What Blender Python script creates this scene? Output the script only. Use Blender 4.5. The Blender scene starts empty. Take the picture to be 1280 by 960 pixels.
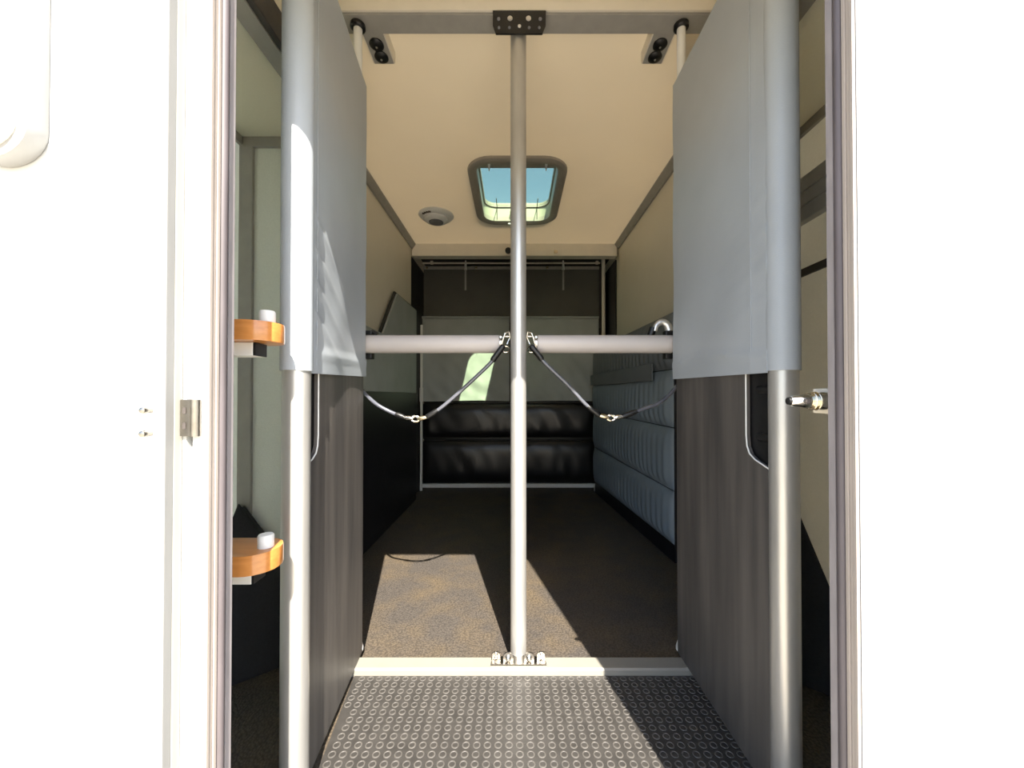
import bpy, bmesh, math, random
from mathutils import Vector, Matrix, noise
random.seed(7)
PI = math.pi
sc = bpy.context.scene
COL = sc.collection

# ------------------------------------------------------------------ camera
# real ultra-wide phone lens, standing just outside the open door
cd = bpy.data.cameras.new('camera'); cam = bpy.data.objects.new('camera', cd); COL.objects.link(cam)
cd.sensor_width = 36.0; cd.lens = 36.0 * 480 / 1280
cd.clip_start = 0.02
cd.shift_x = -3 / 1280; cd.shift_y = 11 / 1280
cam.location = (0, 0, 0.82); cam.rotation_euler = (math.radians(90.6), 0, 0)
sc.camera = cam

# ------------------------------------------------------------------ sky, sun, exposure
SUN_DIR = Vector((-0.245, 1.0, -1.07)).normalized()      # direction the light travels
w = bpy.data.worlds.new('World'); sc.world = w; w.use_nodes = True
nt = w.node_tree; bg = nt.nodes['Background']
sky = nt.nodes.new('ShaderNodeTexSky'); sky.sky_type = 'NISHITA'; sky.sun_disc = False
sky.sun_elevation = math.asin(-SUN_DIR.z); sky.sun_rotation = math.atan2(-SUN_DIR.x, -SUN_DIR.y)
sky.air_density = 1.0; sky.dust_density = 1.2; sky.ozone_density = 1.0
nt.links.new(sky.outputs[0], bg.inputs[0]); bg.inputs[1].default_value = 0.125
sd = bpy.data.lights.new('sun', 'SUN'); sd.energy = 5.6; sd.angle = math.radians(0.53); sd.color = (1.0, 0.93, 0.82)
sun = bpy.data.objects.new('sun', sd); COL.objects.link(sun)
sun.rotation_euler = SUN_DIR.to_track_quat('-Z', 'Y').to_euler(); sun.location = (2, -6, 7)
vs = sc.view_settings; vs.view_transform = 'Standard'; vs.look = 'None'; vs.gamma = 1.0; vs.use_curve_mapping = False
vs.exposure = 1.95
sc.cycles.diffuse_bounces = 8; sc.cycles.max_bounces = 16

# ------------------------------------------------------------------ materials
def mat(name, col, rough=0.6, metal=0.0, var=0.0, scale=20.0, bump=0.0, bscale=None, stretch=(1, 1, 1), col2=None, spec=0.5, detail=4, coat=0.0):
    m = bpy.data.materials.new(name); m.use_nodes = True
    n = m.node_tree; p = n.nodes['Principled BSDF']
    p.inputs['Base Color'].default_value = (*col, 1); p.inputs['Roughness'].default_value = rough
    p.inputs['Metallic'].default_value = metal; p.inputs['Specular IOR Level'].default_value = spec
    p.inputs['Coat Weight'].default_value = coat
    if var or bump:
        tc = n.nodes.new('ShaderNodeTexCoord'); mp = n.nodes.new('ShaderNodeMapping'); mp.inputs['Scale'].default_value = stretch
        n.links.new(tc.outputs['Object'], mp.inputs['Vector'])
    if var:
        tx = n.nodes.new('ShaderNodeTexNoise'); tx.inputs['Scale'].default_value = scale; tx.inputs['Detail'].default_value = detail
        n.links.new(mp.outputs[0], tx.inputs['Vector'])
        cr = n.nodes.new('ShaderNodeValToRGB'); cr.color_ramp.elements[0].position = 0.32; cr.color_ramp.elements[1].position = 0.68
        c2 = col2 if col2 else tuple(c * (1 - var) for c in col)
        cr.color_ramp.elements[0].color = (*c2, 1); cr.color_ramp.elements[1].color = (*col, 1)
        n.links.new(tx.outputs['Fac'], cr.inputs[0]); n.links.new(cr.outputs[0], p.inputs['Base Color'])
    if bump:
        t2 = n.nodes.new('ShaderNodeTexNoise'); t2.inputs['Scale'].default_value = bscale or scale; t2.inputs['Detail'].default_value = 3
        n.links.new(mp.outputs[0], t2.inputs['Vector'])
        b = n.nodes.new('ShaderNodeBump'); b.inputs['Strength'].default_value = bump; b.inputs['Distance'].default_value = 0.003
        n.links.new(t2.outputs['Fac'], b.inputs['Height']); n.links.new(b.outputs[0], p.inputs['Normal'])
    return m

M = {}
M['white'] = mat('white_paint', (0.52, 0.53, 0.52), 0.4, var=0.03, scale=3)
M['white_soft'] = mat('white_plastic', (0.80, 0.80, 0.77), 0.4, var=0.04, scale=30)
M['cream'] = mat('cream_panel', (0.78, 0.73, 0.61), 0.45, var=0.05, scale=2.5)
M['cream_metal'] = mat('cream_lacquered_metal', (0.78, 0.73, 0.63), 0.4, var=0.05, scale=14)
M['grp'] = mat('hammered_panel', (0.84, 0.87, 0.81), 0.5, var=0.05, scale=180, bump=0.35, bscale=260)
M['trim'] = mat('grey_trim', (0.38, 0.365, 0.335), 0.45, var=0.1, scale=25)
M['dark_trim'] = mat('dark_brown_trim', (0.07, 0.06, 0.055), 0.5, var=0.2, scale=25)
M['sill'] = mat('threshold_metal', (0.23, 0.217, 0.185), 0.4, var=0.06, scale=14)
M['edge'] = mat('door_edge_shaded_metal', (0.22, 0.22, 0.215), 0.5, var=0.15, scale=40, stretch=(1, 1, 0.1))  # metal edge, its shaded side put into the grey
M['edge_cream'] = mat('door_edge_shaded_lip', (0.36, 0.35, 0.31), 0.5, var=0.1, scale=40, stretch=(1, 1, 0.1))  # lighter half of the edge, shade also in the colour
M['housing'] = mat('pale_grey_plastic', (0.28, 0.28, 0.275), 0.45, var=0.06, scale=20)
M['pin'] = mat('dull_steel', (0.33, 0.305, 0.27), 0.3, metal=1.0, var=0.2, scale=90)
M['taupe'] = mat('taupe_profile', (0.40, 0.35, 0.31), 0.5, var=0.18, scale=60, stretch=(1, 1, 0.08))
M['seal'] = mat('dark_rubber_seal', (0.10, 0.085, 0.09), 0.6, var=0.35, scale=50, stretch=(1, 1, 0.15))
M['lip'] = mat('mauve_grey_lip', (0.30, 0.275, 0.28), 0.55, var=0.2, scale=70, stretch=(1, 1, 0.2))
M['alu'] = mat('aluminium', (0.74, 0.73, 0.71), 0.38, metal=0.85, var=0.08, scale=40, stretch=(1, 1, 0.1))
M['pole'] = mat('satin_pole', (0.56, 0.55, 0.525), 0.38, metal=0.7, var=0.1, scale=60, stretch=(1, 1, 0.15), bump=0.05, bscale=150)
M['steel'] = mat('brushed_steel', (0.62, 0.60, 0.57), 0.3, metal=1.0, var=0.12, scale=60)
M['chrome'] = mat('bright_zinc', (0.85, 0.83, 0.78), 0.16, metal=1.0, var=0.06, scale=80)
M['brass'] = mat('yellow_zinc', (0.78, 0.68, 0.48), 0.25, metal=1.0, var=0.1, scale=80)
M['canvas'] = mat('grey_tarpaulin', (0.385, 0.42, 0.455), 0.42, var=0.08, scale=5, bump=0.12, bscale=400)
M['canvas_back'] = mat('grey_canvas', (0.38, 0.41, 0.40), 0.5, var=0.12, scale=6, bump=0.2, bscale=300)
M['canvas_shaded'] = mat('shaded_grey_canvas', (0.10, 0.095, 0.082), 0.6, var=0.12, scale=6, bump=0.2, bscale=300)  # same grey canvas, darkened in colour for its shade
M['pad_grey'] = mat('slate_vinyl', (0.27, 0.33, 0.385), 0.42, var=0.1, scale=6, bump=0.1, bscale=220)
M['pad_flap'] = mat('charcoal_vinyl', (0.17, 0.185, 0.20), 0.45, var=0.1, scale=6, bump=0.1, bscale=220)
M['vinyl'] = mat('black_vinyl', (0.012, 0.012, 0.014), 0.3, var=0.2, scale=9, bump=0.1, bscale=200)
M['rubber'] = mat('black_rubber_board', (0.115, 0.104, 0.094), 0.46, var=0.35, scale=26, stretch=(1, 1, 0.07), bump=0.25, bscale=60, col2=(0.062, 0.058, 0.055))
M['rubber_wall'] = mat('black_kick_board', (0.010, 0.010, 0.013), 0.45, var=0.2, scale=12)
M['guard'] = mat('black_guard', (0.020, 0.019, 0.022), 0.75, var=0.25, scale=120, bump=0.2, bscale=300)
M['black'] = mat('black_plastic', (0.006, 0.006, 0.0065), 0.4, var=0.2, scale=40)
M['bar'] = mat('mauve_grey_sleeve', (0.48, 0.45, 0.44), 0.4, var=0.06, scale=12)
M['wood'] = mat('orange_wood', (0.60, 0.25, 0.065), 0.28, var=0.3, scale=16, stretch=(0.6, 6, 10), col2=(0.50, 0.19, 0.045), coat=0.4)
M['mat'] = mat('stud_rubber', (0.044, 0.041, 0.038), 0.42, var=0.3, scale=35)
M['ring'] = mat('stud_rubber_lit_rim', (0.10, 0.093, 0.085), 0.38, var=0.3, scale=60)  # light catching the stud rims, put into a lighter colour
M['clear'] = mat('clear_hose', (0.085, 0.09, 0.11), 0.15, var=0.1, scale=30, coat=0.6)
M['ground'] = mat('pale_yard', (0.60, 0.53, 0.42), 0.9, var=0.2, scale=6, bump=0.3, bscale=60)
M['hatch'] = mat('taupe_hatch_rim', (0.36, 0.33, 0.285), 0.45, var=0.1, scale=30)
M['grille'] = mat('grey_grille', (0.25, 0.25, 0.27), 0.5, var=0.3, scale=120)

def crumb():
    m = mat('crumb_floor', (0.04, 0.035, 0.03), 0.62)
    n = m.node_tree; p = n.nodes['Principled BSDF']
    tc = n.nodes.new('ShaderNodeTexCoord')
    v = n.nodes.new('ShaderNodeTexVoronoi'); v.inputs['Scale'].default_value = 150
    n.links.new(tc.outputs['Object'], v.inputs['Vector'])
    big = n.nodes.new('ShaderNodeTexNoise'); big.inputs['Scale'].default_value = 7; big.inputs['Detail'].default_value = 4
    n.links.new(tc.outputs['Object'], big.inputs['Vector'])
    c1 = n.nodes.new('ShaderNodeValToRGB'); c1.color_ramp.elements[0].color = (0.100, 0.086, 0.071, 1); c1.color_ramp.elements[1].color = (0.046, 0.040, 0.034, 1)
    c1.color_ramp.elements[0].position = 0.1; c1.color_ramp.elements[1].position = 0.75
    n.links.new(v.outputs['Distance'], c1.inputs[0])
    c2 = n.nodes.new('ShaderNodeValToRGB'); c2.color_ramp.elements[0].position = 0.4; c2.color_ramp.elements[1].position = 0.7
    c2.color_ramp.elements[0].color = (0.85, 0.84, 0.86, 1); c2.color_ramp.elements[1].color = (1.25, 1.10, 0.85, 1)
    n.links.new(big.outputs['Fac'], c2.inputs[0])
    mx = n.nodes.new('ShaderNodeMixRGB'); mx.blend_type = 'MULTIPLY'; mx.inputs[0].default_value = 1
    n.links.new(c1.outputs[0], mx.inputs[1]); n.links.new(c2.outputs[0], mx.inputs[2]); n.links.new(mx.outputs[0], p.inputs['Base Color'])
    b = n.nodes.new('ShaderNodeBump'); b.inputs['Strength'].default_value = 0.6; b.inputs['Distance'].default_value = 0.002; b.invert = True
    n.links.new(v.outputs['Distance'], b.inputs['Height']); n.links.new(b.outputs[0], p.inputs['Normal'])
    return m
M['floor'] = crumb()

def pane():
    m = bpy.data.materials.new('hatch_acrylic'); m.use_nodes = True; n = m.node_tree
    p = n.nodes['Principled BSDF']; out = n.nodes['Material Output']
    p.inputs['Base Color'].default_value = (0.8, 0.85, 0.85, 1); p.inputs['Roughness'].default_value = 0.08
    t = n.nodes.new('ShaderNodeBsdfTransparent'); t.inputs[0].default_value = (0.69, 0.775, 0.64, 1)
    mx = n.nodes.new('ShaderNodeMixShader'); mx.inputs[0].default_value = 0.08
    n.links.new(t.outputs[0], mx.inputs[1]); n.links.new(p.outputs[0], mx.inputs[2]); n.links.new(mx.outputs[0], out.inputs[0])
    return m
M['pane'] = pane()

def skin(m, tint, f):
    # assumed translucent skin: daylight let through to brighten ceiling and alcoves
    n = m.node_tree; p = n.nodes['Principled BSDF']; out = n.nodes['Material Output']
    t = n.nodes.new('ShaderNodeBsdfTranslucent'); t.inputs[0].default_value = (*tint, 1)
    mx = n.nodes.new('ShaderNodeMixShader'); mx.inputs[0].default_value = f
    n.links.new(p.outputs[0], mx.inputs[1]); n.links.new(t.outputs[0], mx.inputs[2]); n.links.new(mx.outputs[0], out.inputs[0])
    return m
M['roof'] = skin(mat('translucent_roof', (0.78, 0.73, 0.61), 0.45, var=0.05, scale=2.5), (0.95, 0.84, 0.67), 0.172)
M['grp_skin'] = skin(mat('translucent_hammered_panel', (0.84, 0.87, 0.81), 0.5, var=0.05, scale=180, bump=0.35, bscale=260), (0.90, 0.92, 0.84), 0.36)
M['grp_lid'] = skin(mat('translucent_ribbed_panel', (0.84, 0.86, 0.79), 0.5, var=0.05, scale=120, bump=0.3, bscale=200), (0.95, 0.94, 0.86), 0.5)  # translucency added to brighten the alcoves from above
M['grp_right'] = skin(mat('translucent_cream_panel', (0.72, 0.68, 0.58), 0.5, var=0.05, scale=120, bump=0.2, bscale=200), (0.88, 0.84, 0.72), 0.21)
M['curb'] = mat('hatch_curb', (0.40, 0.40, 0.32), 0.5, var=0.05, scale=20)
M['rail'] = mat('grey_rail', (0.42, 0.43, 0.44), 0.4, var=0.08, scale=20)

# ------------------------------------------------------------------ mesh helpers (all in world coordinates)
def box(bm, x0, x1, y0, y1, z0, z1):
    v = [bm.verts.new((x, y, z)) for x in (x0, x1) for y in (y0, y1) for z in (z0, z1)]
    for f in ((0, 1, 3, 2), (4, 6, 7, 5), (0, 4, 5, 1), (2, 3, 7, 6), (0, 2, 6, 4), (1, 5, 7, 3)):
        bm.faces.new([v[i] for i in f])
    return bm

def B(*a): return box(bmesh.new(), *a)

def prism(bm, pts, d):
    """closed polygon (3D points) extruded by vector d"""
    d = Vector(d); a = [bm.verts.new(p) for p in pts]; b = [bm.verts.new(Vector(p) + d) for p in pts]
    bm.faces.new(a); bm.faces.new(b[::-1]); n = len(pts)
    for i in range(n): bm.faces.new((a[i], b[i], b[(i + 1) % n], a[(i + 1) % n]))
    return bm

def tube(bm, pts, r, seg=16, cap=True):
    pts = [Vector(p) for p in pts]; rs = r if isinstance(r, (list, tuple)) else [r] * len(pts)
    rings = []; ref = None
    for i, p in enumerate(pts):
        t = (pts[min(i + 1, len(pts) - 1)] - pts[max(i - 1, 0)]).normalized()
        if ref is None:
            ref = Vector((1, 0, 0)) if abs(t.x) < 0.9 else Vector((0, 0, 1))
        ref = (ref - t * ref.dot(t)).normalized(); b = t.cross(ref)
        rings.append([bm.verts.new(p + (ref * math.cos(k * 2 * PI / seg) + b * math.sin(k * 2 * PI / seg)) * rs[i]) for k in range(seg)])
    for a, b in zip(rings, rings[1:]):
        for k in range(seg): bm.faces.new((a[k], a[(k + 1) % seg], b[(k + 1) % seg], b[k]))
    if cap: bm.faces.new(rings[0][::-1]); bm.faces.new(rings[-1])
    return bm

def T(pts, r, seg=16): return tube(bmesh.new(), pts, r, seg)

def lathe(bm, prof, c, axis=(0, 0, 1), seg=24):
    """prof = [(radius, height)] turned about axis through c"""
    ax = Vector(axis).normalized(); q = Vector((0, 0, 1)).rotation_difference(ax); c = Vector(c); rings = []
    for r, h in prof:
        rings.append([bm.verts.new(c + q @ Vector((r * math.cos(k * 2 * PI / seg), r * math.sin(k * 2 * PI / seg), h))) for k in range(seg)])
    for a, b in zip(rings, rings[1:]):
        for k in range(seg): bm.faces.new((a[k], a[(k + 1) % seg], b[(k + 1) % seg], b[k]))
    bm.faces.new(rings[0][::-1]); bm.faces.new(rings[-1])
    return bm

def L(prof, c, axis=(0, 0, 1), seg=24): return lathe(bmesh.new(), prof, c, axis, seg)

def slab(bm, fn, n, m, thick):
    """closed sheet: fn(i/n, j/m) -> (point, normal); second skin offset by -normal*thick"""
    F = []; K = []
    for i in range(n + 1):
        F.append([]); K.append([])
        for j in range(m + 1):
            p, nn = fn(i / n, j / m); p = Vector(p); nn = Vector(nn)
            F[-1].append(bm.verts.new(p)); K[-1].append(bm.verts.new((nn[0] * -thick + p[0], nn[1] * -thick + p[1], nn[2] * -thick + p[2]) if not callable(thick) else thick(i / n, j / m)))
    for i in range(n):
        for j in range(m):
            bm.faces.new((F[i][j], F[i + 1][j], F[i + 1][j + 1], F[i][j + 1])); bm.faces.new((K[i][j], K[i][j + 1], K[i + 1][j + 1], K[i + 1][j]))
    for i in range(n):
        bm.faces.new((F[i][0], K[i][0], K[i + 1][0], F[i + 1][0])); bm.faces.new((F[i][m], F[i + 1][m], K[i + 1][m], K[i][m]))
    for j in range(m):
        bm.faces.new((F[0][j], F[0][j + 1], K[0][j + 1], K[0][j])); bm.faces.new((F[n][j], K[n][j], K[n][j + 1], F[n][j + 1]))
    return bm

WORLD = {}
def obj(name, bm, m, parent=None, smooth=False, bevel=0.0, label=None):
    bmesh.ops.recalc_face_normals(bm, faces=bm.faces[:])
    if bevel:
        es = [e for e in bm.edges if len(e.link_faces) == 2 and e.calc_face_angle(0) > 0.6]
        bmesh.ops.bevel(bm, geom=es, offset=bevel, segments=2, profile=0.7, affect='EDGES', clamp_overlap=True)
    xs = [v.co for v in bm.verts]
    a = Vector(((min(v.x for v in xs) + max(v.x for v in xs)) / 2, (min(v.y for v in xs) + max(v.y for v in xs)) / 2, min(v.z for v in xs)))
    bmesh.ops.translate(bm, vec=-a, verts=bm.verts[:])
    me = bpy.data.meshes.new(name); bm.to_mesh(me); bm.free(); me.materials.append(M[m] if isinstance(m, str) else m)
    o = bpy.data.objects.new(name, me); COL.objects.link(o)
    if smooth:
        for p in me.polygons: p.use_smooth = True
        me.set_sharp_from_angle(angle=math.radians(38))
    WORLD[o] = a
    if parent: o.parent = parent; o.location = a - WORLD[parent]
    else: o.location = a
    if label: o['label'] = label
    return o

def thing(name, loc, label, cat, group=None):
    o = bpy.data.objects.new(name, None); COL.objects.link(o); o.location = loc; o.empty_display_size = 0.05
    WORLD[o] = Vector(loc); return tag(o, label, cat, group)

def tag(o, label, cat, group=None):
    o['label'] = label; o['category'] = cat
    if group: o['group'] = group
    return o

def struct(o, label, cat):
    o['kind'] = 'structure'; return tag(o, label, cat)

# ================================================================== THE SETTING
XL, XR, YB, ZC = -0.837, 0.850, 3.660, 2.062     # inner faces of the stall
AL, AR, YA = -0.93, 0.945, 1.300                 # inner faces of the entrance alcoves, bulkhead plane
YR0, YR1 = 0.475, 0.515                         # rear wall, outer and inner face
DX0, DX1, DZ = -0.381, 0.425, 1.64              # door opening

struct(obj('ground', B(-14, 14, -14, 14, -0.75, -0.60), 'ground'), 'pale sunlit yard surface outside the vehicle', 'ground')
struct(obj('floor', B(AL - .04, AR + .04, YR1, YB + .04, -0.05, 0), 'floor'), 'black crumb rubber stall floor, dusty tan where sunlit', 'floor')
struct(obj('wall_left', B(XL - .04, XL, YA + .03, YB + .04, 0, ZC), 'cream'), 'cream side wall above the flat black kick board', 'wall')
struct(obj('wall_right', B(XR, XR + .04, YA + .03, YB + .04, 0, ZC), 'cream'), 'cream side wall above the slate quilted pad', 'wall')
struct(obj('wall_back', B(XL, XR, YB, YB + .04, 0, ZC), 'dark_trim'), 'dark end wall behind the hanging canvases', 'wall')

HX0, HX1, HY0, HY1 = -0.212, 0.245, 2.010, 2.687   # roof hatch opening
bm = bmesh.new(); rings = []
for z in (ZC, ZC + .012):
    rings.append([[bm.verts.new((x, y, z)) for x, y in ((x0, y0), (x1, y0), (x1, y1), (x0, y1))] for x0, x1, y0, y1 in ((AL - .04, AR + .04, YR1, YB + .04), (HX0, HX1, HY0, HY1))])
for o_, i_ in rings:
    for k in range(4): bm.faces.new((o_[k], o_[(k + 1) % 4], i_[(k + 1) % 4], i_[k]))
for q in (0, 1):
    for k in range(4): bm.faces.new((rings[0][q][k], rings[0][q][(k + 1) % 4], rings[1][q][(k + 1) % 4], rings[1][q][k]))
struct(obj('ceiling', bm, 'roof'), 'smooth cream roof panel around the hatch', 'ceiling')

bm = bmesh.new()
box(bm, -1.30, DX0 - .030, YR0, YR1, -.12, ZC + .06); box(bm, DX1 + .002, 1.30, YR0, YR1, -.12, ZC + .06)
box(bm, DX0 - .030, DX1 + .002, YR0, YR1, DZ, ZC + .06); box(bm, DX0 - .030, DX1 + .002, YR0, YR1, -.12, 0)
wr = struct(obj('wall_rear', bm, 'white'), 'glossy white outer body wall around the doorway', 'wall')

# --- door frame: flange, ribbed profile, rubber seal, inner lip
fr = thing('trim_1', (0, .495, 0), 'ribbed taupe door frame with dark rubber seal', 'door frame'); fr['kind'] = 'structure'
obj('flange', B(DX0 - .030, DX0 - .0225, YR0 - .002, YR1, 0, DZ), 'white', fr)
obj('flange', B(DX0 - .0145, DX0, YR0 - .002, YR1 - .003, 0, DZ), 'white', fr)
obj('flange_groove', B(DX0 - .0225, DX0 - .0145, YR0 + .006, YR1, 0, DZ), 'edge', fr)  # shadow of the gap put into the groove's grey
for sx, X in ((1, DX0), (-1, DX1)):
    for k in range(3):
        y = YR0 + .0005 + k * .0055
        bm = bmesh.new(); w_ = (.0030, .0022, .0034)[k] * sx
        box(bm, min(X, X + w_), max(X, X + w_), y, y + .0046, 0, DZ)
        obj('profile_rib', bm, 'taupe', fr, bevel=.0007)
    obj('profile', B(min(X, X + .0012 * sx), max(X, X + .0012 * sx), YR0, YR1, 0, DZ), 'taupe', fr)
    obj('rubber_seal', T([(X + .002 * sx, YR0 + .0225, 0), (X + .002 * sx, YR0 + .0225, DZ)], .0055, 12), 'seal', fr, smooth=True)
    obj('inner_lip', B(min(X, X + .004 * sx), max(X, X + .004 * sx), YR0 + .030, YR0 + .041, 0, DZ), 'lip', fr, bevel=.001)
obj('head_profile', B(DX0, DX1, YR0, YR1, DZ - .006, DZ), 'taupe', fr)

# --- the open door folded flat against the body
d1 = thing('door_1', (-.80, .460, 0), 'white door folded open against the outer wall', 'door'); d1['kind'] = 'structure'
obj('door_leaf', B(-1.22, -.411, .449, .4715, .012, 1.62), 'white', d1, bevel=.004)
obj('edge_profile', B(-.4112, -.4080, .4490, .4605, .012, 1.62), 'edge', d1, bevel=.001, label='metal door edge with its shade put into the grey')
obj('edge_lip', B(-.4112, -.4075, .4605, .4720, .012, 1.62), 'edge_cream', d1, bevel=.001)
hg = obj('hinge', B(-.4068, -.3935, .4675, .4725, .772, .8165), 'pin', d1, bevel=.0008, label='small steel hinge leaf with square holes')
obj('knuckle', T([(-.3895, .4695, .772), (-.3895, .4695, .8165)], .0055, 14), 'pin', hg, smooth=True)
for z in (.781, .7995): obj('hinge_slot', B(-.4035, -.3995, .4668, .4685, z, z + .0075), 'dark_trim', hg)
for z in (.8045, .7775):
    obj('stud', L([(.0028, 0), (.0028, .006), (.0040, .0065), (.0044, .009), (.0036, .0118), (.0015, .0128)], (-.4245, .449, z), (0, -1, 0), 16), 'pin', d1, smooth=True, label='short chrome stud with rounded head')
bm = bmesh.new(); ring = []
hx, hw = -.592, .046
pts = [(hx - hw, 0, 1.56), (hx + hw, 0, 1.56)] + [(hx + hw * math.cos(a) ** 1.0 if a else hx + hw, 0, 1.128 - .040 * math.sin(a)) for a in [k * PI / 14 for k in range(0, 15)]]
prism(bm, [(x, .449, z) for x, y, z in pts], (0, -.022, 0))
gh = obj('grab_handle', bm, 'housing', d1, bevel=.006, smooth=True, label='rounded white plastic handle housing')
obj('end_cap', L([(.036, 0), (.036, .006), (.030, .010), (.010, .012)], (hx, .427, 1.135), (0, -1, 0), 24), 'cream', gh, smooth=True)

# --- stud mat and threshold
mt = thing('stud_mat', (.03, .83, 0), 'black rubber entrance mat covered in raised round studs', 'mat')
poly = [(-.385, .525), (.520, .525), (.536, 1.131), (-.468, 1.131)]
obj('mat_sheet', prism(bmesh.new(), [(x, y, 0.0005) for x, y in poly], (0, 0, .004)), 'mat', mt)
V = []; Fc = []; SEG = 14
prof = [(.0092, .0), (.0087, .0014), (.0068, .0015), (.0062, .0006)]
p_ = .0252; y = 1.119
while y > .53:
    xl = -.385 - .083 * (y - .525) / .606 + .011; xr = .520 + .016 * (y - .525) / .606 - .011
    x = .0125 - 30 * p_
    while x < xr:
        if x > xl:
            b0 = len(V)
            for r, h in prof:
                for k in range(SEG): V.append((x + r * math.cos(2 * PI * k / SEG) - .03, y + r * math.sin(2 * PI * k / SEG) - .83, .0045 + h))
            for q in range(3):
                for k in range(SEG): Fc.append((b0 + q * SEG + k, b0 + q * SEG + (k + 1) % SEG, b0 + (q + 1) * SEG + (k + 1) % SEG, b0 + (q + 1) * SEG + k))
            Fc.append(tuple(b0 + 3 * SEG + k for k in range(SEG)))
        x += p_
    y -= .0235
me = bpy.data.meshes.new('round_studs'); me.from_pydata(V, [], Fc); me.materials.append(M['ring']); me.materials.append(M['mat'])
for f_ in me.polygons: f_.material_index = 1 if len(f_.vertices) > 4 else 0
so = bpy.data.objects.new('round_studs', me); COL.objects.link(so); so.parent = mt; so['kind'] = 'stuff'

bm = bmesh.new()
prism(bm, [(-.60, 1.132, 0.0005), (-.60, 1.132, .019), (-.60, 1.137, .0235), (-.60, 1.144, .0235), (-.60, 1.145, .022), (-.60, 1.184, .022), (-.60, 1.184, 0.0005)], (1.20, 0, 0))
struct(obj('trim_2', bm, 'sill'), 'pale metal threshold strip carrying the centre post', 'threshold')

# --- alcoves on both sides of the entrance
ZA = 1.700
for side, X, xi, xe, n in (('left', AL, -.64, -.545, 3), ('right', AR, .665, .575, 4)):
    s = 1 if X < 0 else -1
    struct(obj('wall_alcove_' + side, B(min(X, X - .04 * s), max(X, X - .04 * s), YR1, YA + .03, 0, ZC), 'grp_skin' if side == 'left' else 'grp_right'),
           'pale outer alcove wall beside the ' + ('wooden rack arms' if side == 'left' else 'grey wall rail'), 'wall')
    struct(obj('wall_bulkhead_' + side, B(min(X, xe), max(X, xe), YA, YA + .03, 0, ZC), 'grp' if side == 'left' else 'cream'),
           'hammered pale panel behind the ' + ('wooden rack arms' if side == 'left' else 'zinc latch pin'), 'wall')
    struct(obj('ceiling_alcove_' + side, B(min(X, xi), max(X, xi), YR1, YA, ZA, ZA + .02), 'grp_lid'),
           'low pale alcove ceiling above the ' + ('wooden rack arms' if side == 'left' else 'grey wall rail'), 'ceiling')
    t = thing('trim_%d' % n, (X, .9, ZA - .03), 'grey trim profiles edging the alcove with the ' + ('wooden rack arms' if side == 'left' else 'grey wall rail'), 'trim'); t['kind'] = 'structure'
    obj('ceiling_trim', B(min(X, X + .012 * s), max(X, X + .012 * s), YR1, YA, ZA - .030, ZA), 'trim', t, bevel=.002)
    obj('bulkhead_trim', B(min(X, xi), max(X, xi), YA - .012, YA, ZA - .034, ZA), 'trim', t, bevel=.002)
    obj('corner_trim', B(min(X, X + .046 * s), max(X, X + .046 * s), YA - .012, YA, .42, ZA - .034), 'trim', t, bevel=.003)
    obj('edge_profile', B(min(xi, xi + .045 * s), max(xi, xi + .045 * s), YR1, YA, ZA - .006, ZA + .03), 'trim', t, bevel=.002)
    obj('dark_track', B(min(xi + .045 * s, xi + .062 * s), max(xi + .045 * s, xi + .062 * s), YR1, YA, ZA - .002, ZA + .075), 'dark_trim', t, bevel=.003)
    obj('dark_track', B(min(xi + .040 * s, xi + .052 * s), max(xi + .040 * s, xi + .052 * s), YR1, YA, ZA + .035, ZA + .050), 'seal', t)
# grey rail and thin trim on the alcove wall to the right
r_ = thing('wall_rail', (.93, .9, 1.38), 'grey grooved aluminium rail along the wall above the latch pin', 'rail')
obj('rail_body', B(.917, AR - .0005, .530, 1.285, 1.380, 1.520), 'rail', r_, bevel=.004)
for z in (1.425, 1.470): obj('rail_rib', B(.911, .917, .530, 1.285, z, z + .030), 'rail', r_, bevel=.002)
struct(obj('trim_5', B(.935, AR, .520, 1.287, 1.212, 1.236), 'dark_trim', bevel=.002), 'thin dark strip on the wall below the grey rail', 'trim')

# --- cross beam above the stall entrance
cb = thing('trim_6', (0, 1.215, 2.02), 'cream cross beam holding the top of the centre post', 'beam'); cb['kind'] = 'structure'
obj('beam', B(AL, AR, 1.187, 1.250, 2.022, ZC), 'cream_metal', cb, bevel=.002)
obj('lip', B(AL, AR, 1.179, 1.187, 2.020, 2.046), 'cream_metal', cb, bevel=.002)
obj('underside', B(AL, AR, 1.188, 1.251, 2.014, 2.022), 'trim', cb)
# roof edge strips in the stall
for k, (X, s) in enumerate(((XL, 1), (XR, -1))):
    bm = prism(bmesh.new(), [(X, 1.34, ZC), (X + .036 * s, 1.34, ZC), (X + .036 * s, 1.34, ZC - .010), (X + .012 * s, 1.34, ZC - .040), (X, 1.34, ZC - .040)], (0, 1.76, 0))
    struct(obj('trim_%d' % (7 + k), bm, 'trim'), 'grey aluminium strip where the ceiling meets the wall above the ' + ('flat black kick board' if X < 0 else 'quilted slate pad'), 'trim')
# beam at the far end
eb = thing('trim_9', (0, 3.10, 1.96), 'stepped cream beam above the hanging canvases', 'beam'); eb['kind'] = 'structure'
obj('beam', B(XL + .01, XR - .02, 3.087, 3.168, 1.9585, 2.008), 'cream_metal', eb, bevel=.003)
obj('upper_step', B(XL + .01, XR - .02, 3.100, 3.168, 2.008, ZC), 'cream_metal', eb, bevel=.003)
obj('black_knob', L([(.010, 0), (.024, .004), (.024, .022), (.012, .028)], (-.050, 3.087, 1.9945), (0, -1, 0), 16), 'black', eb, smooth=True)
obj('clip', B(.320, .347, 3.074, 3.087, 1.977, 1.999), 'brass', eb, bevel=.002)

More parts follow.
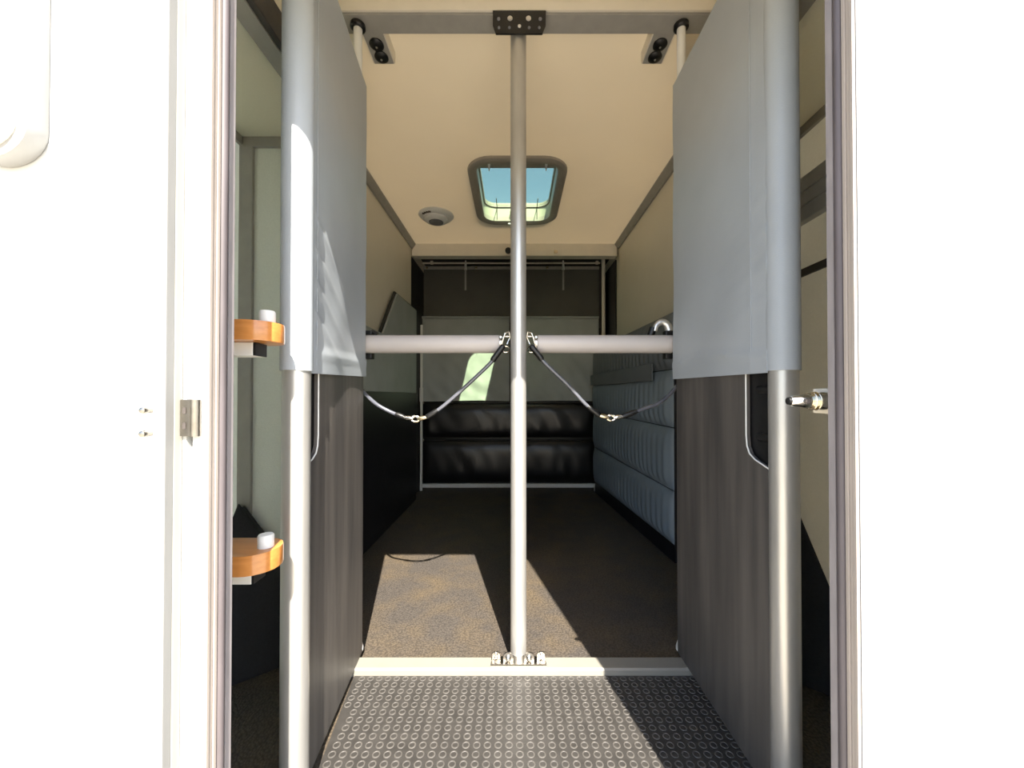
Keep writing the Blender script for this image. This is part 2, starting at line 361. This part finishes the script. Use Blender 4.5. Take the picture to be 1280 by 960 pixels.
# --- roof hatch
def rrect(x0, x1, y0, y1, r, z, n=7):
    P = []
    for cx, cy, a0 in ((x1 - r, y1 - r, 0), (x0 + r, y1 - r, 90), (x0 + r, y0 + r, 180), (x1 - r, y0 + r, 270)):
        for k in range(n + 1):
            a = math.radians(a0 + 90 * k / n); P.append((cx + r * math.cos(a), cy + r * math.sin(a), z))
    return P
def loft(bm, loops, close=True):
    R = [[bm.verts.new(p) for p in l] for l in loops]; n = len(R[0])
    pr = list(zip(R, R[1:])) + ([(R[-1], R[0])] if close else [])
    for a, b in pr:
        for k in range(n): bm.faces.new((a[k], a[(k + 1) % n], b[(k + 1) % n], b[k]))
    return bm
h = thing('window_1', (.0165, 2.372, ZC), 'open sky roof hatch with rounded taupe rim', 'roof hatch'); h['kind'] = 'structure'
def rim(e, z, r=.09): return rrect(HX0 - e, HX1 + e, HY0 - e, HY1 + e, r + e, z)
obj('window_frame', loft(bmesh.new(), [rim(.046, ZC), rim(.044, ZC - .012), rim(.030, ZC - .020), rim(.006, ZC - .018), rim(-.006, ZC - .008), rim(-.006, ZC + .02), rim(.0, ZC + .02), rim(.0, ZC)]), 'hatch', h, smooth=True)
obj('curb', loft(bmesh.new(), [rim(-.003, ZC + .01), rim(-.003, ZC + .085), rim(.022, ZC + .085), rim(.022, ZC + .046), rim(.001, ZC + .046), rim(.001, ZC + .01)]), 'curb', h, smooth=True)
lid = obj('lid_frame', loft(bmesh.new(), [rim(-.012, ZC + .088), rim(.03, ZC + .088), rim(.03, ZC + .115), rim(-.012, ZC + .115)]), 'hatch', h)
obj('blind_case', B(HX0 + .012, HX1 - .012, HY0 + .003, HY0 + .175, ZC + .066, ZC + .084), 'hatch', h, bevel=.004)
obj('pane', loft(bmesh.new(), [rim(-.012, ZC + .098)], False) if False else prism(bmesh.new(), rim(-.012, ZC + .098), (0, 0, .005)), 'pane', h)
for x in (-.122, .158):
    obj('screen_wire', T([(x, HY1 - .006, ZC + .002), (x, HY1 - .006, ZC + .086), (x, HY1 - .12, ZC + .092)], .0028, 8), 'dark_trim', h)
    obj('catch', L([(.009, 0), (.002, .04)], (x + (.02 if x > 0 else -.02), HY0 + .125, ZC + .066), (0, .3, -1), 10), 'white_soft', h)
obj('latch', B(-.030, .010, HY1 - .035, HY1 - .012, ZC + .030, ZC + .050), 'black', h, bevel=.004)
obj('latch_tab', B(-.045, .008, HY1 + .004, HY1 + .030, ZC - .026, ZC - .018), 'white_soft', h, bevel=.003)

# ================================================================== THINGS
# --- swing gates
def gate(H, P, n_sign, label, seed):
    H = Vector((*H, 0)); P = Vector((*P, 0)); e = (P - H); Lg = e.length; e.normalize()
    n = Vector((-e.y, e.x, 0)) * n_sign                          # towards the stall entrance
    g = thing('stall_gate', (H.x, H.y, .024), label, 'gate', None)
    rp = .0262
    pole = obj('pole', T([(P.x, P.y, .012), (P.x, P.y, 1.86)], rp, 28), 'pole', g, smooth=True, label='satin aluminium pole')
    post = obj('hinge_post', T([(H.x, H.y, .026), (H.x, H.y, 1.98), (H.x, H.y, 2.000)], .0135, 18), 'white_soft', g, smooth=True, label='slim white hinge post')
    obj('collar', L([(.018, 0), (.023, .004), (.023, .014), (.018, .018)], (H.x, H.y, 1.994), (0, 0, 1), 20), 'black', post, smooth=True)
    obj('foot', L([(.024, 0), (.024, .008), (.018, .03), (.0135, .05)], (H.x, H.y, .0245), (0, 0, 1), 20), 'white_soft', post, smooth=True)
    off = .013
    def W(s, z, o=0.0): q = H + e * s + n * (off * (1 - s / Lg if n_sign > 0 else 1) + o); return Vector((q.x, q.y, z))
    z0, z1 = .022, .905
    cut = [(Lg - .002, .672), (Lg - .055, .686), (Lg - .074, .696), (Lg - .083, .712), (Lg - .086, .735), (Lg - .086, z1)]
    outl = [(.006, z0), (Lg - .002, z0)] + cut + [(.006, z1)]
    rb = obj('rubber_board', prism(bmesh.new(), [W(s, z, 0) for s, z in outl], n * .010), 'rubber', g, bevel=.0015, label='black scuffed rubber lower board')
    obj('cutout_edge', T([W(s, z, .0095) for s, z in cut], .0016, 8), 'white_soft', rb, smooth=True)
    # canvas with hem, seam and wrinkles
    rnd = random.Random(seed)
    wr_ = [(rnd.uniform(.35, .95), rnd.uniform(.0, 1.0), rnd.uniform(-1.2, 1.2), rnd.uniform(.02, .05)) for _ in range(9)]
    cz0, cz1 = .868, 1.812
    def cf(a, b):
        s = .0 + (Lg - .004) * a; zb = cz0 + .016 * (1 - a) * (1 if n_sign > 0 else .5); z = zb + (cz1 - zb) * b
        o = .0145 + .0025 * math.sin(a * 7 + seed) * (1 - b)
        o += .004 * noise.noise(Vector((a * 3 + seed, b * 5, seed)))
        amp = .0050 if n_sign > 0 else .0016
        for k in range(4):                                       # folds running off the sleeve
            zc = 1.02 + .07 * k + (1 - a) * (-.25 if n_sign > 0 else -.1); o += amp * math.exp(-((z - zc) / .012) ** 2) * max(0, a - .35) * 1.6
        hz = zb + .045 + (.012 * math.sin(a * 4) if n_sign < 0 else 0); o += .0035 * math.exp(-((z - hz) / .006) ** 2)
        if z < hz: o += .0015
        o += .0022 * math.exp(-((s - (Lg - .058)) / .004) ** 2)
        return W(s, z, o), n
    cv = obj('canvas', slab(bmesh.new(), cf, 44, 96, .0022), 'canvas', g, smooth=True, label='grey tarpaulin upper sheet')
    obj('pole_sleeve', L([(rp + .0005, 0), (rp + .0034, 0), (rp + .0034, 1.0), (rp + .0005, 1.0)], (P.x, P.y, .872), (0, 0, 1), 28), 'canvas', cv, smooth=True)
    obj('stitching', T([W(Lg - .052, z, .0185) for z in (cz0 + .02, 1.2, 1.5, cz1 - .005)], .0007, 6), 'canvas', cv)
    # clips holding the pole in the cut-out
    for z in (.735, .835):
        q = W(Lg - .05, z, -.006)
        obj('clip', tube(bmesh.new(), [W(Lg - .055, z, .0), W(Lg + .005, z, .004 - .013)], .0085, 12), 'black', g, smooth=True)
    obj('clip_plate', prism(bmesh.new(), [W(Lg - .115, .63, -.0015), W(Lg - .02, .63, -.0015), W(Lg - .02, .95, -.0015), W(Lg - .115, .95, -.0015)], -n * .004), 'black', g)
    return g
gate((-.500, 1.215), (-.4370, .770), 1, 'grey canvas and black rubber swing gate beside the wooden rack arms', 3)
gate((.533, 1.215), (.5360, .765), -1, 'grey canvas and black rubber swing gate beside the zinc latch pin', 8)

# --- ceiling sockets beside the hinge posts
for X, s, lab in ((-.468, 1, 'small grey plate with two black knobs above the sunlit gate'), (.495, -1, 'small grey plate with two black knobs above the shaded gate')):
    t = thing('ceiling_socket', (X, 1.31, 2.02), lab, 'bracket')
    obj('plate', B(X - .034, X + .034, 1.2515, 1.372, 2.020, 2.028), 'trim', t, bevel=.0015)
    obj('side_flange', B(min(X + .034 * s, X + .038 * s), max(X + .034 * s, X + .038 * s), 1.2515, 1.372, 2.020, ZC), 'cream_metal', t)
    obj('side_flange', B(min(X - .038 * s, X - .034 * s), max(X - .038 * s, X - .034 * s), 1.2515, 1.372, 2.020, ZC), 'cream_metal', t)
    for y in (1.292, 1.340):
        k = obj('knob', L([(.010, 0), (.023, .001), (.024, .006), (.018, .012), (.008, .014)], (X, y, 2.020), (0, 0, -1), 18), 'black', t, smooth=True)
        obj('screw', L([(.004, 0), (.003, .002)], (X, y, 2.006), (0, 0, -1), 10), 'steel', k)

# --- centre post
PX, PY = .0125, 1.205
cp = thing('centre_post', (PX, PY, .022), 'round satin metal post dividing the stall entrance', 'post')
obj('post', T([(PX, PY, .027), (PX, PY, 2.000)], .0248, 32), 'pole', cp, smooth=True)
tb = obj('top_bracket', prism(bmesh.new(), [(PX - .079, 1.172, 2.012), (PX + .085, 1.172, 2.012), (PX + .084, 1.172, 1.966), (PX + .074, 1.172, 1.940), (PX - .070, 1.172, 1.940), (PX - .079, 1.172, 1.966)], (0, .006, 0)), 'black', cp, bevel=.0012, label='black bolted top plate')
obj('clamp', B(PX - .022, PX + .022, 1.178, 1.235, 1.990, 2.0135), 'black', tb, bevel=.002)
for x, z, r in ((-.026, 1.986, .0078), (.031, 1.986, .0078), (.003, 1.962, .0052), (-.061, 1.984, .0052), (.067, 1.984, .0052), (-.060, 1.957, .0042), (.064, 1.957, .0042), (-.028, 1.957, .0042), (.033, 1.957, .0042)):
    obj('bolt', L([(r, 0), (r, .002), (r * .6, .0042)], (PX + x, 1.172, z), (0, -1, 0), 14), 'alu' if r > .0052 or x == .003 else 'grille', tb, smooth=True)
bb = obj('base_bracket', prism(bmesh.new(), [(PX - .083, 1.147, .022), (PX + .083, 1.147, .022), (PX + .079, 1.183, .022), (PX - .079, 1.183, .022)], (0, 0, .005)), 'pin', cp, bevel=.001, label='bolted steel base plate')
for s in (-1, 1):
    a = [(PX + s * .0315 - .015, 1.158, .027), (PX + s * .0315 + .015, 1.158, .027)] + [(PX + s * .0315 + .015 * math.cos(k * PI / 10), 1.158, .040 + .014 * math.sin(k * PI / 10)) for k in range(11)]
    lg_ = obj('lug', prism(bmesh.new(), a, (0, .005, 0)), 'pin', bb, bevel=.001)
    obj('bolt', L([(.0085, 0), (.0085, .003), (.006, .006), (.002, .0075)], (PX + s * .0315, 1.158, .038), (0, -1, 0), 16), 'chrome', bb, smooth=True)
    a = [(PX + s * .068 - .013, 1.168, .027), (PX + s * .068 + .013, 1.168, .027)] + [(PX + s * .068 + .012 * math.cos(k * PI / 10), 1.168, .041 + .009 * math.sin(k * PI / 10)) for k in range(11)]
    obj('lug', prism(bmesh.new(), a, (0, .004, 0)), 'pin', bb, bevel=.001)
    for z in (.033, .044): obj('bolt', L([(.0042, 0), (.0042, .002), (.002, .004)], (PX + s * .068, 1.168, z), (0, -1, 0), 12), 'chrome', bb, smooth=True)

# --- centre partition behind the post
pt = thing('stall_partition', (PX, 2.15, .004), 'thin canvas and rubber partition running back from the centre post', 'partition')
obj('rubber_board', B(PX - .008, PX + .008, 1.262, 3.36, .004, .98), 'rubber_wall', pt)
def pf(a, b):
    y = 1.262 + 2.098 * a; z = .97 + .95 * b
    return (PX + .004 + .006 * noise.noise(Vector((a * 6, b * 3, 1))), y, z), (1, 0, 0)
obj('canvas', slab(bmesh.new(), pf, 40, 16, .004), 'canvas_back', pt, smooth=True)
obj('frame_tube', T([(PX, 1.252, .03), (PX, 1.252, 1.945)], .016, 16), 'steel', pt, smooth=True)
obj('frame_tube', T([(PX, 1.252, 1.93), (PX, 3.37, 1.93)], .014, 14), 'steel', pt, smooth=True)
obj('frame_tube', T([(PX, 3.37, .01), (PX, 3.37, 1.93)], .016, 14), 'steel', pt, smooth=True)
for z in (.80, .86): obj('bolt', L([(.014, 0), (.014, .012), (.006, .02)], (PX - .016, 3.37, z), (-1, 0, 0), 12), 'chrome', pt, smooth=True)

# --- breast bars
BZ, BY = .994, 1.268
def bar(x0, x1, s, lab):
    """x0 = end at the post, x1 = outer end; s = -1 for the bar on the rack side"""
    t = thing('breast_bar', ((x0 + x1) / 2, BY, BZ - .03), lab, 'bar', None)
    obj('sleeve', T([(x0 + s * .012, BY, BZ), (x0 + s * .014, BY, BZ), (x1 - s * .002, BY, BZ), (x1, BY, BZ)], [.027, .0298, .0298, .027], 28), 'bar', t, smooth=True, label='mauve grey plastic sleeve')
    ec = obj('end_cap', T([(x0 + s * .012, BY, BZ), (x0 + s * .002, BY, BZ)], .0262, 24), 'steel', t, smooth=True)
    obj('bolt', L([(.006, 0), (.006, .004), (.003, .006)], (x0 + s * .008, BY - .025, BZ + .019), (0, -1, 0), 12), 'chrome', ec)
    # wire clasp round the frame tube of the partition
    cl = [(x0 + s * .010, BY - .024, BZ - .022), (x0 + s * .001, BY - .028, BZ + .010), (x0 - s * .006, BY - .028, BZ + .032), (x0 - s * .018, BY - .026, BZ + .036), (x0 - s * .022, BY - .022, BZ + .020), (x0 - s * .012, BY - .024, BZ - .004)]
    obj('clasp', T(cl, .0030, 10), 'chrome', t, smooth=True)
    lp = [(x0 - s * .008 + .012 * math.cos(a), BY - .028, BZ - .020 + .010 * math.sin(a)) for a in [k * 2 * PI / 16 for k in range(17)]]
    obj('ring', T(lp, .0024, 8), 'chrome', t, smooth=True)
    obj('hook_pin', T([(x0 - s * .004, BY - .010, BZ + .024), (x0 - s * .030, BY - .010, BZ + .024)], .0035, 10), 'chrome', t, smooth=True)
    br = obj('outer_bracket', B(min(x1 - s * .020, x1 + s * .012), max(x1 - s * .020, x1 + s * .012), BY + .0, BY + .028, BZ - .048, BZ + .046), 'black', t, bevel=.004)
    if s > 0:
        obj('elbow', T([(x1 - .026 - .024 * math.cos(k * PI / 10), BY + .016, BZ + .046 + .030 * math.sin(k * PI / 10)) for k in range(11)], [.008 + .0006 * k for k in range(11)], 16), 'alu', br, smooth=True)
        obj('elbow_sleeve', T([(x1 - .064, BY + .022, BZ + .026), (x1 - .054, BY + .020, BZ + .058)], .012, 12), 'black', br, smooth=True)
    else:
        obj('strap', T([(x1 - .004, BY + .010, BZ + .030), (x1 + .020, BY + .008, BZ + .044), (x1 + .036, BY + .010, BZ + .034)], .007, 10), 'black', br, smooth=True)
    return t
bar(-.036, -.492, -1, 'mauve grey padded bar meeting the centre post, over the flat black kick board')
bar(.062, .520, 1, 'mauve grey padded bar meeting the centre post, over the quilted slate pad')

# --- safety cables hanging below the bars
def smooth_path(P, n=6):
    P = [Vector(p) for p in P]; out = []
    for i in range(len(P) - 1):
        a, b, c, d = P[max(i - 1, 0)], P[i], P[i + 1], P[min(i + 2, len(P) - 1)]
        for k in range(n):
            t = k / n; out.append(.5 * ((2 * b) + (c - a) * t + (2 * a - 5 * b + 4 * c - d) * t * t + (3 * b - a - 3 * c + d) * t ** 3))
    return out + [P[-1]]
def cable(P1, P2, lab):
    y = BY - .044
    A = smooth_path([(x, y, z) for x, z in P1]); Bq = smooth_path([(x, y + (.034 if i == 0 else .022 if i == 1 else 0), z) for i, (x, z) in enumerate(P2)])
    t = thing('safety_cable', (A[-1].x, y, min(p.z for p in A + Bq)), lab, 'cable', None)
    for path, k0, k1 in ((A, 0, len(A) // 3 + 1), (Bq, 0, 0)):
        obj('hose', T(path, .0060, 10), 'clear', t, smooth=True, label='cable in clear hose')
        if k1: obj('sleeve', T(path[:k1], [.007] + [.0095] * (k1 - 2) + [.0075], 10), 'black', t, smooth=True)
        m = max(3, len(path) // 5); obj('sleeve', T(path[-m:], [.0066] + [.0088] * (m - 2) + [.0075], 10), 'black', t, smooth=True)
    a, b = A[-1], Bq[-1]; mid = (a + b) / 2 + Vector((0, 0, -.006))
    for q, m_ in ((a, 'brass'), (b, 'chrome')):
        d = (mid - q); pth = [q, q + d * .45, q + d * .8]
        hk = obj('snap_hook', T(pth, [.0055, .0078, .0055], 10), m_, t, smooth=True)
        c = q + d * .95; u = d.normalized()
        up = Vector((0, -1, 0)).cross(u)
        lp = [c + u * (.012 * math.cos(k * 2 * PI / 14)) + up * (.0085 * math.sin(k * 2 * PI / 14)) for k in range(15)]
        obj('hook_eye', T(lp, .0032, 8), m_, hk, smooth=True)
    return t
cable([(-.034, .984), (-.060, .950), (-.084, .920), (-.175, .835), (-.235, .784), (-.280, .755)],
      [(-.520, .866), (-.486, .832), (-.440, .797), (-.395, .772), (-.352, .755)], 'black and clear sagging tether cable below the bar by the flat black kick board')
cable([(.052, .984), (.078, .952), (.100, .925), (.170, .858), (.225, .798), (.272, .760)],
      [(.545, .872), (.508, .832), (.460, .800), (.415, .783), (.345, .757)], 'black and clear sagging tether cable in front of the quilted slate pad')

# --- quilted side pad
A0 = Vector((.790, 1.90, 0)); A1 = Vector((.690, 3.30, 0)); ev = (A1 - A0).normalized(); LP = (A1 - A0).length
nv = Vector((-ev.y, ev.x, 0)); nv = nv if nv.x < 0 else -nv
def QW(s, z, o): q = A0 + ev * s + nv * o; return Vector((q.x, q.y, z))
sp = thing('padded_side_panel', (.715, 2.48, .001), 'quilted slate grey vinyl side pad along the stall', 'pad')
obj('backing_board', prism(bmesh.new(), [QW(0, .001, 0), QW(LP, .001, 0), QW(LP, 1.205, 0), QW(0, 1.225, 0)], -nv * .025), 'rubber_wall', sp)
def quilt(n0, n1, f0, f1, ph):
    # band edges run from (n0, n1) at the entrance end to (f0, f1) at the far end
    def zz_(a, b): lo = n0 + (f0 - n0) * a; hi = n1 + (f1 - n1) * a; return lo + (hi - lo) * b
    def f(a, b):
        s = LP * a; zz = zz_(a, b); edge = min(a, 1 - a) * LP
        bul = .026 * (1 - (2 * b - 1) ** 4) * min(1, edge / .05) ** .5
        pl = .0032 * (1.1 - b) * math.sin(s * 105 + ph + 2.6 * noise.noise(Vector((s * 4, ph, 0))))
        wob = .006 * noise.noise(Vector((s * 3, zz * 4, ph)))
        return QW(s, zz, .004 + bul + (pl + wob) * min(1, bul / .015)), nv
    return slab(bmesh.new(), f, 150, 14, lambda a, b: QW(LP * a, zz_(a, b), .0005))
for n0, n1, f0, f1, ph in ((.092, .352, .098, .385, 0), (.357, .664, .390, .690, 1.7), (.669, .955, .695, .955, 3.1)):
    obj('quilt_band', quilt(n0, n1, f0, f1, ph), 'pad_grey', sp, smooth=True)
obj('top_band', quilt(.960, 1.240, .960, 1.225, 4.0), 'pad_flap', sp, smooth=True, label='darker charcoal top band')
fl = obj('flap', prism(bmesh.new(), [QW(.16, .905, .036), QW(LP - .02, .915, .036), QW(LP - .02, 1.00, .036), QW(.16, 1.00, .036)], nv * .006), 'pad_flap', sp, bevel=.002, label='narrow charcoal flap')
obj('foot_bracket', B(.690, .740, 3.330, 3.350, .001, .055), 'steel', sp, bevel=.006)

# --- flat side panel with kick board
lp_ = thing('side_panel', (-.80, 2.2, .001), 'grey upper side panel with raised end over a black kick board', 'panel')
obj('kick_board', B(-.825, -.785, 1.345, 3.075, .001, .849), 'rubber_wall', lp_, label='black kick board')
obj('grey_board', prism(bmesh.new(), [(-.825, 1.345, .850), (-.825, 3.075, .850), (-.825, 3.075, 1.513), (-.825, 2.574, 1.513), (-.825, 2.295, 1.198), (-.825, 1.345, 1.198)], (.040, 0, 0)), 'canvas_back', lp_, bevel=.004)
obj('edge_piping', T([(-.805, 2.290, 1.202), (-.805, 2.569, 1.517), (-.805, 3.070, 1.519)], .011, 10), 'black', lp_, smooth=True)
obj('buckle', B(-.785, -.752, 1.82, 1.89, 1.166, 1.194), 'black', lp_, bevel=.006)

# --- far end: poles, rod, canvases, vinyl pads, floor strip
struct(obj('trim_10', B(-.8365, -.8345, 3.10, 3.60, .001, 1.9585), 'black'), 'black strip added for the dark gap beside the grey side panel at the far end', 'trim')  # black laid over the cream wall to draw the dark gap
struct(obj('trim_11', B(.838, .8495, 3.18, 3.60, .001, 1.9585), 'black'), 'black strip added for the dark gap beside the cream upright pole at the far end', 'trim')  # same black cover for the dark gap on this side
struct(obj('trim_12', B(XL, XR, 3.168, YB, ZC - .012, ZC), 'dark_trim'), 'added dark sheet keeping the roof end in shade above the dark curtain', 'shade sheet')  # added sheet, hides the glowing roof so the end stays dark
cr_ = thing('curtain_rod', (0, 3.45, 2.02), 'thin cream rod with two white hooks above the canvases', 'rod')
obj('rod', T([(-.834, 3.462, 2.030), (.775, 3.462, 2.030)], .0085, 12), 'cream_metal', cr_, smooth=True)
for x in (-.44, .44):
    obj('hook', T([(x, 3.456, 2.055), (x, 3.450, 2.030), (x, 3.446, 1.985), (x, 3.446, 1.965)], [.006, .008, .011, .014], 12), 'white_soft', cr_, smooth=True)
    obj('strap', B(x - .008, x + .008, 3.445, 3.448, 1.78, 1.97), 'trim', cr_)
    obj('end_bracket', B(x * 1.7 - .012, x * 1.7 + .012, 3.454, 3.476, 2.020, ZC - .0125), 'cream_metal', cr_, bevel=.002)

def sheet(x0, x1, z0, z1, y, amp, ph, n=40, m=26, t=.004, hem=0):
    def f(a, b):
        x = x0 + (x1 - x0) * a; z = z0 + (z1 - z0) * b
        o = amp * noise.noise(Vector((x * 5, z * 5, ph))) + amp * .8 * noise.noise(Vector((x * 9 + z * 8, z * 4 - x * 3, ph + 4))) * (1 - b)
        o += amp * .35 * math.sin(x * 45 + ph + z * 12) * max(0, .5 - b)
        if hem and b > 1 - hem: o += .004
        return (x, y - o, z + .004 * (1 + math.sin(a * 5 + ph)) * (1 - b)), (0, -1, 0)
    return slab(bmesh.new(), f, n, m, t)
dk = thing('dark_curtain', (0, 3.52, 1.5), 'grey canvas curtain coloured dark as shaded, hanging from the thin rod', 'curtain')
obj('cloth', sheet(-.832, .775, 1.50, 2.015, 3.512, .009, 2, 50, 20), 'canvas_shaded', dk, smooth=True)
obj('top_hem', B(-.832, .775, 3.494, 3.500, 1.984, 2.012), 'trim', dk)
for x in (-.80, -.35, .30): obj('eyelet', L([(.011, 0), (.011, .003), (.005, .004)], (x, 3.494, 1.998), (0, -1, 0), 12), 'brass', dk)
for x0, x1, ph, lab in ((-.832, -.045, 11, 'wrinkled grey canvas flap with sunlit patch above the black pads'), (-.015, .760, 5, 'wrinkled grey canvas flap hanging beside the quilted pad')):
    c_ = thing('canvas_flap', ((x0 + x1) / 2, 3.45, .775), lab, 'canvas')
    obj('cloth', sheet(x0, x1, .778, 1.535, 3.458, .018, ph, 60, 44), 'canvas_back', c_, smooth=True)
    obj('top_hem', T([(x0, 3.448, 1.535), (x1, 3.448, 1.535)], .011, 10), 'canvas_back', c_, smooth=True)
def vpad(z0, z1, ph, lab):
    t = thing('vinyl_pad', (-.05, 3.47, z0), lab, 'pad', None)
    def f(a, b):
        x = -.830 + 1.568 * a; z = z0 + (z1 - z0) * b; ed = min(a, 1 - a) * 1.568
        bul = .030 * (1 - abs(2 * b - 1) ** 4) * min(1, ed / .06) ** .5
        fold = .005 * noise.noise(Vector((x * 9 + z * 5, z * 2.2, ph))) + .004 * max(0, .8 - b) * math.sin(x * 34 + 6 * noise.noise(Vector((x * 2, ph, 1))))
        return (x, 3.478 - bul - fold * min(1, bul / .03), z), (0, -1, 0)
    obj('cushion', slab(bmesh.new(), f, 120, 18, lambda a, b: (-.830 + 1.568 * a, 3.485, z0 + (z1 - z0) * b)), 'vinyl', t, smooth=True)
    obj('piping', T([(-.828, 3.470, z1), (.736, 3.470, z1)], .006, 8), 'vinyl', t, smooth=True)
    for x in (-.822, .730): obj('snap', L([(.011, 0), (.011, .004), (.006, .007)], (x, 3.464, z1 + .004), (0, -1, 0), 12), 'chrome', t)
vpad(.452, .762, 2, 'black puckered vinyl pad just below the grey canvas')
vpad(.052, .425, 6, 'black puckered vinyl pad just above the white floor strip')
tag(obj('floor_strip', B(-.834, .742, 3.470, 3.500, .001, .036), 'white_soft', bevel=.003), 'white strip on the floor below the black vinyl pads', 'strip')
bk = tag(obj('backing_board', B(-.834, .79, 3.525, 3.535, .001, 1.45), 'black'), 'black board behind the vinyl pads and canvas flaps', 'board')
tag(obj('upright_pole', T([(.795, 3.42, .001), (.795, 3.42, ZC - .013)], .0170, 16), 'cream_metal', smooth=True), 'cream upright pole beside the dark curtain', 'pole')
q_ = thing('short_pole', (-.815, 3.365, .001), 'slim white upright pole beside the wrinkled sunlit canvas', 'pole')
obj('tube', T([(-.815, 3.365, .001), (-.815, 3.365, 1.45)], .0115, 14), 'white_soft', q_, smooth=True)
obj('joint', T([(-.815, 3.365, .78), (-.815, 3.365, .90)], .017, 14), 'white_soft', q_, smooth=True)

# --- round roof ventilator
vt = thing('roof_ventilator', (-.534, 2.610, ZC - .055), 'round white roof ventilator with grey grille centre', 'ventilator')
obj('flange', L([(.117, 0), (.119, -.006), (.108, -.018), (.088, -.024)], (-.534, 2.610, ZC), (0, 0, 1), 36), 'white_soft', vt, smooth=True)
bm = L([(.080, -.023), (.081, -.036), (.070, -.045), (.050, -.049)], (-.534, 2.610, ZC), (0, 0, 1), 36)
obj('dome', bm, 'white_soft', vt, smooth=True)
obj('grille', L([(.049, -.047), (.047, -.054), (.028, -.056)], (-.534, 2.610, ZC), (0, 0, 1), 28), 'grille', vt, smooth=True)
for k in range(4):
    a = PI * 1.25 + k * .18
    obj('slot', B(-.534 + .100 * math.cos(a) - .008, -.534 + .100 * math.cos(a) + .008, 2.610 + .100 * math.sin(a) - .003, 2.610 + .100 * math.sin(a) + .003, ZC - .028, ZC - .018), 'dark_trim', vt)

# --- wooden rack arms in the alcove
def rack(z, lab):
    t = thing('rack_arm', (-.66, .67, z - .058), lab, 'rack', None)
    y0, y1, xe = .622, .708, -.405
    pts = [(-.915, y0, z - .034), (-.915, y1, z - .034)]
    r = .0425
    for cx, cy, a0 in ((xe - r, y1 - r, 90), (xe - r, y0 + r, 0)):
        for k in range(7):
            a = math.radians(a0 - 15 * k); pts.append((cx + r * math.cos(a), cy + r * math.sin(a), z - .034))
    obj('wooden_top', prism(bmesh.new(), pts, (0, 0, .034)), 'wood', t, bevel=.004, smooth=True, label='varnished orange wooden top')
    tu = obj('square_tube', B(-.9295, -.4425, .648, .681, z - .0575, z - .0345), 'white_soft', t, bevel=.0015, label='white square tube')
    obj('end_plug', B(-.4425, -.4385, .649, .680, z - .0570, z - .0350), 'black', tu, bevel=.001)
    obj('peg', L([(.0125, 0), (.0125, .019), (.0112, .0215), (.006, .0218)], (-.428, .664, z), (0, 0, 1), 22), 'white_soft', t, smooth=True, label='short white peg')
    return t
rack(.947, 'upper orange wooden rack arm with a white peg')
rack(.562, 'lower orange wooden rack arm in front of the black corner guard')

# --- black corner guards in the alcoves
for X, s, xb, lab in ((AL, 1, -.565, 'black pointed corner guard behind the wooden rack arms'), (AR, -1, .60, 'black pointed corner guard below the zinc latch pin')):
    g = thing('corner_guard', (X + .12 * s, 1.15, .001), lab, 'guard')
    bm = bmesh.new(); x0 = X + .001 * s; y1 = YA - .013
    v = [bm.verts.new(p) for p in ((x0, y1, .001), (x0, y1, .462), (x0 + .020 * s, y1 - .014, .470), (x0, .985, .001), (xb, y1, .001))]
    bm.faces.new((v[0], v[3], v[2], v[1])); bm.faces.new((v[0], v[1], v[2], v[4])); bm.faces.new((v[2], v[3], v[4])); bm.faces.new((v[0], v[4], v[3]))
    obj('shell', bm, 'guard', g, bevel=.008)
    obj('ridge', T([(x0 + .030 * s, y1 - .012, .455), (xb, y1 - .008, .010)], .007, 8), 'black', g, smooth=True)

# --- zinc latch pin beside the gate
lt = thing('latch_pin', (.43, .545, .79), 'shiny zinc spring latch pin on a pale plate inside the door frame', 'latch')
obj('plate', B(.4470, .4530, .5155, .575, .796, .832), 'cream_metal', lt, bevel=.001)
obj('mount', B(.4530, .4700, .5155, .560, .794, .830), 'taupe', lt, bevel=.003)
pn = obj('pin', L([(.0125, 0), (.0130, .008), (.0115, .012), (.0115, .016), (.0098, .018), (.0098, .028), (.0105, .030), (.0088, .036), (.0076, .050), (.0060, .054)], (.4470, .548, .814), (-1, 0, 0), 24), 'chrome', lt, smooth=True)
obj('pin_tip', L([(.0052, 0), (.0052, .003), (.003, .004)], (.3930, .548, .814), (-1, 0, 0), 14), 'black', pn)
for x in (.430, .424): obj('thread', L([(.0128, 0), (.0134, .001), (.0128, .002)], (x, .548, .814), (-1, 0, 0), 24), 'brass', pn, smooth=True)
obj('cross_hole', L([(.0036, 0), (.0036, .004)], (.410, .539, .814), (0, -1, 0), 12), 'dark_trim', pn)
